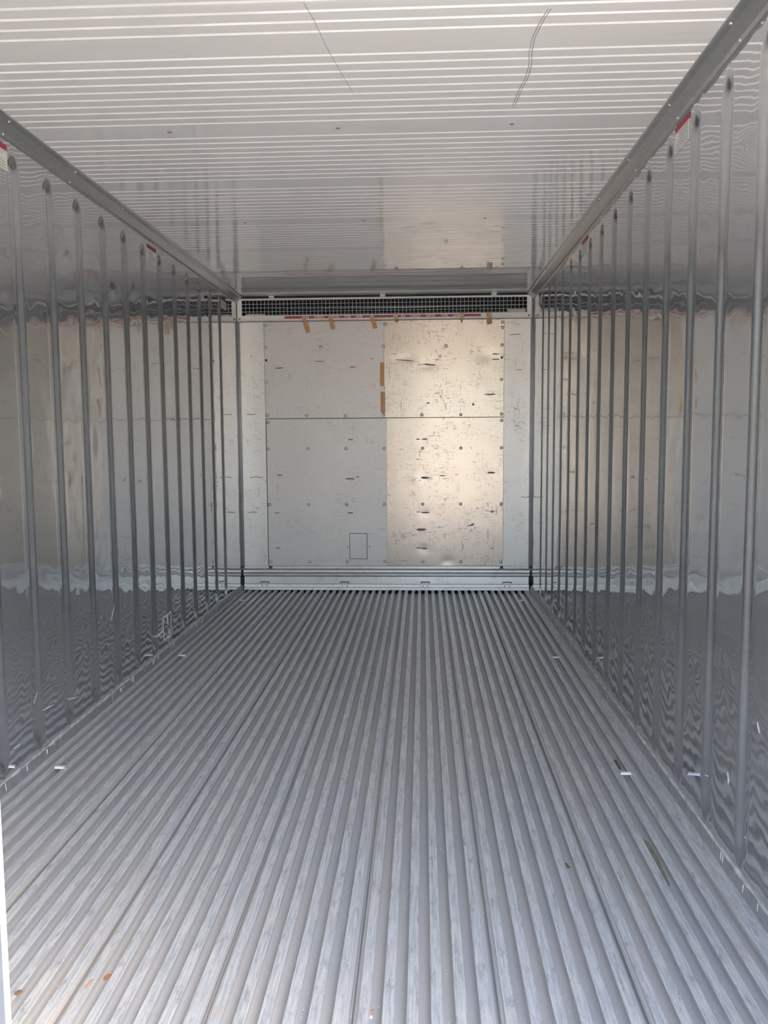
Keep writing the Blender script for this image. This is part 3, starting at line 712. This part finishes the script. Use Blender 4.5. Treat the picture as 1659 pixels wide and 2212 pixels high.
# ------------------------------------------------------------------ small things on the floor
def clip_mesh(name):
    b = MB(); pts = []
    for k in range(7):
        a = math.pi * k / 6; pts.append((0.010 * math.cos(a) * 1.0, 0.0015 + 0.0065 * math.sin(a)))
    b.prof([(p[0], p[1]) for p in pts], 'x', -0.019, 0.019)
    b.prof([(p[0] * 0.85, p[1] * 0.8) for p in pts][::-1], 'x', -0.019, 0.019)
    n = len(b.v)
    b.box(-0.019, 0.019, -0.0105, 0.0105, 0.0005, 0.0016)
    b.ribbon([(0.018, -0.008, 0.0035), (0.026, -0.012, 0.001), (0.030, -0.026, -0.004)], [0.008, 0.007, 0.004], (0, 0, 1), (0, 0, 0.0015))
    return b.me(name, CLIP, True)
CM = clip_mesh('slat_clip')
for (x, y, lab) in ((-1.050, -3.555, 'white metal clip across a slat gap nearest the camera, left side'), (-1.050, -2.00, 'white metal clip midway along the left side of the floor'), (-1.050, -0.466, 'white metal clip near the far wall, left side of floor'),
                    (1.0255, -3.543, 'white metal clip across a slat gap nearest the camera, right side'), (1.0255, -1.991, 'white metal clip midway along the right side of the floor'), (1.0255, -0.435, 'white metal clip near the far wall, right side of floor')):
    o = tag(link('slat_clip', CM, None, (x, y, 0.0005)), lab, 'clip', 'white clips along both sides of the floor'); 
def flake(name, x, y, z, ln, wd, mat, lab, cat, seed, rot=0.0, h=0.003):
    rnd = random.Random(seed); n = 12; v = []; f = []
    for k in range(n):
        a = 2 * math.pi * k / n; r = rnd.uniform(0.7, 1.1)
        v.append((math.cos(a) * wd / 2 * r, math.sin(a) * ln / 2 * r, 0.0002))
    for k in range(n):
        a = 2 * math.pi * k / n; r = rnd.uniform(0.35, 0.6)
        v.append((math.cos(a) * wd / 2 * r, math.sin(a) * ln / 2 * r, h * rnd.uniform(0.5, 1.0)))
    v.append((0, 0, h))
    for k in range(n):
        j = (k + 1) % n; f += [(k, j, n + j, n + k), (n + k, n + j, 2 * n)]
    f.append(tuple(range(n))[::-1])
    o = link(name, mesh(name, v, f, mat), None, (x, y, z), (0, 0, rot)); return tag(o, lab, cat)
flake('debris_clump', 1.0255, -3.40, D, 0.11, 0.030, RUST, 'dark brown dirt clump in a gap above the nearest right clip', 'dirt', 1, 0.02, 0.013)
flake('dried_mud', 0.9735, -4.09, D, 0.34, 0.030, MUD, 'long dried mud streak in a right-hand slat gap', 'dirt', 2, 0.0, 0.006)
flake('dead_leaf', 0.706, -4.139, D, 0.045, 0.020, RUST, 'small crumpled brown leaf in a gap, right of centre', 'leaf', 3, 0.5, 0.007)
flake('paint_chip', -0.437, -4.675, D, 0.032, 0.018, ORANGE, 'orange peeling chip near the lower left of the floor', 'chip', 4, -0.3, 0.004)
flake('paint_chip', -0.455, -4.735, 0.0, 0.030, 0.008, ORANGE, 'thin orange flake just below the orange peeling chip', 'chip', 5, -0.2, 0.002)
flake('dirt_spot', -0.60, -4.77, 0.0, 0.022, 0.018, RUST, 'small brown dirt spot on a slat, lower left', 'dirt', 6, 0.2, 0.003)
flake('paint_chip', 0.185, -4.765, D, 0.012, 0.011, ORANGE, 'tiny orange speck near the bottom centre beside a white crumb', 'chip', 7, 0.2, 0.003)
flake('white_crumb', 0.182, -4.785, D, 0.010, 0.009, FLECK, 'white crumb near the bottom centre beside an orange speck', 'crumb', 8, 0.2, 0.005)
# scattered pale flecks: too many to count
rnd = random.Random(9); b = MB()
def fl(x, y, z, r):
    n = len(b.v); a = rnd.uniform(0, 6.28)
    for k in range(4):
        t = a + math.pi / 2 * k; rr = r * rnd.uniform(0.5, 1.2)
        b.v.append((x + rr * math.cos(t), y + rr * math.sin(t) * 1.2, z + rnd.uniform(0.0006, 0.0022)))
    b.f.append((n, n + 1, n + 2, n + 3))
for i in range(2600):
    k = rnd.randint(-26, 15); y = rnd.uniform(-4.95, -1.2) if rnd.random() < 0.8 else rnd.uniform(-5.0, -3.6)
    ctr = 0.2715 + PITCHX * k
    if rnd.random() < 0.7: fl(ctr + PITCHX / 2 + rnd.uniform(-0.007, 0.007), y, D if k % 6 != 3 else -0.024, rnd.uniform(0.0009, 0.0024))
    else: fl(ctr + rnd.uniform(-0.011, 0.011), y, 0.0, rnd.uniform(0.0008, 0.0018))
for i in range(420): fl(rnd.uniform(1.105, 1.137), rnd.uniform(-4.8, -2.2), 0.001, rnd.uniform(0.0007, 0.0020))
for i in range(260): fl(rnd.uniform(-1.137, -1.122), rnd.uniform(-4.2, -1.8), 0.001, rnd.uniform(0.0007, 0.0020))
for i in range(160):
    t = rnd.random(); fl(0.6615 + rnd.gauss(0, 0.005), -3.75 + 0.9 * t, D, rnd.uniform(0.0008, 0.0018))
o = link('pale_flecks', b.me('pale_flecks', FLECK)); o['kind'] = 'stuff'; o['label'] = 'pale flecks of packing debris scattered over the slats'; o['category'] = 'debris'

# ------------------------------------------------------------------ left door leaf, standing ajar beside the camera
HX, HY, LEN = -1.20, -5.50, 1.2253
dv = Vector((-0.041 - HX, -5.83 - HY, 0)); ang = math.atan2(dv.y, dv.x); LEN = dv.length
door = bpy.data.objects.new('door_1', None); COL.objects.link(door); door.location = (HX, HY, -0.02); door.rotation_euler = (0, 0, ang)
struct(door); door['label'] = 'left door leaf of the container standing ajar at the left edge'
def dpart(name, x0, x1, y0, y1, z0, z1, mat):
    b = MB(); b.box(x0, x1, y0, y1, z0, z1); return link(name, b.me(name, mat), door)
dpart('outer_skin', 0.0, LEN - 0.0010, 0.0, 0.0048, 0.0, 2.38, DOOR)
dpart('insulated_core', 0.03, LEN - 0.09, 0.0048, 0.085, 0.02, 2.36, SHELL)
dpart('edge_gasket', LEN - 0.0012, LEN, 0.0002, 0.0052, 0.0, 2.38, GASKET)
# door frame around the opening, outside the picture
b = MB(); b.box(-1.22, -1.15, YD - 0.05, YD + 0.02, -0.30, H + 0.09); b.box(1.15, 1.22, YD - 0.05, YD + 0.02, -0.30, H + 0.09); b.box(-1.22, 1.22, YD - 0.05, YD + 0.02, H + 0.01, H + 0.13); b.box(-1.22, 1.22, YD - 0.05, 0.36, -0.30, -0.12)
struct(link('trim_5', b.me('trim_5', SHELL)))
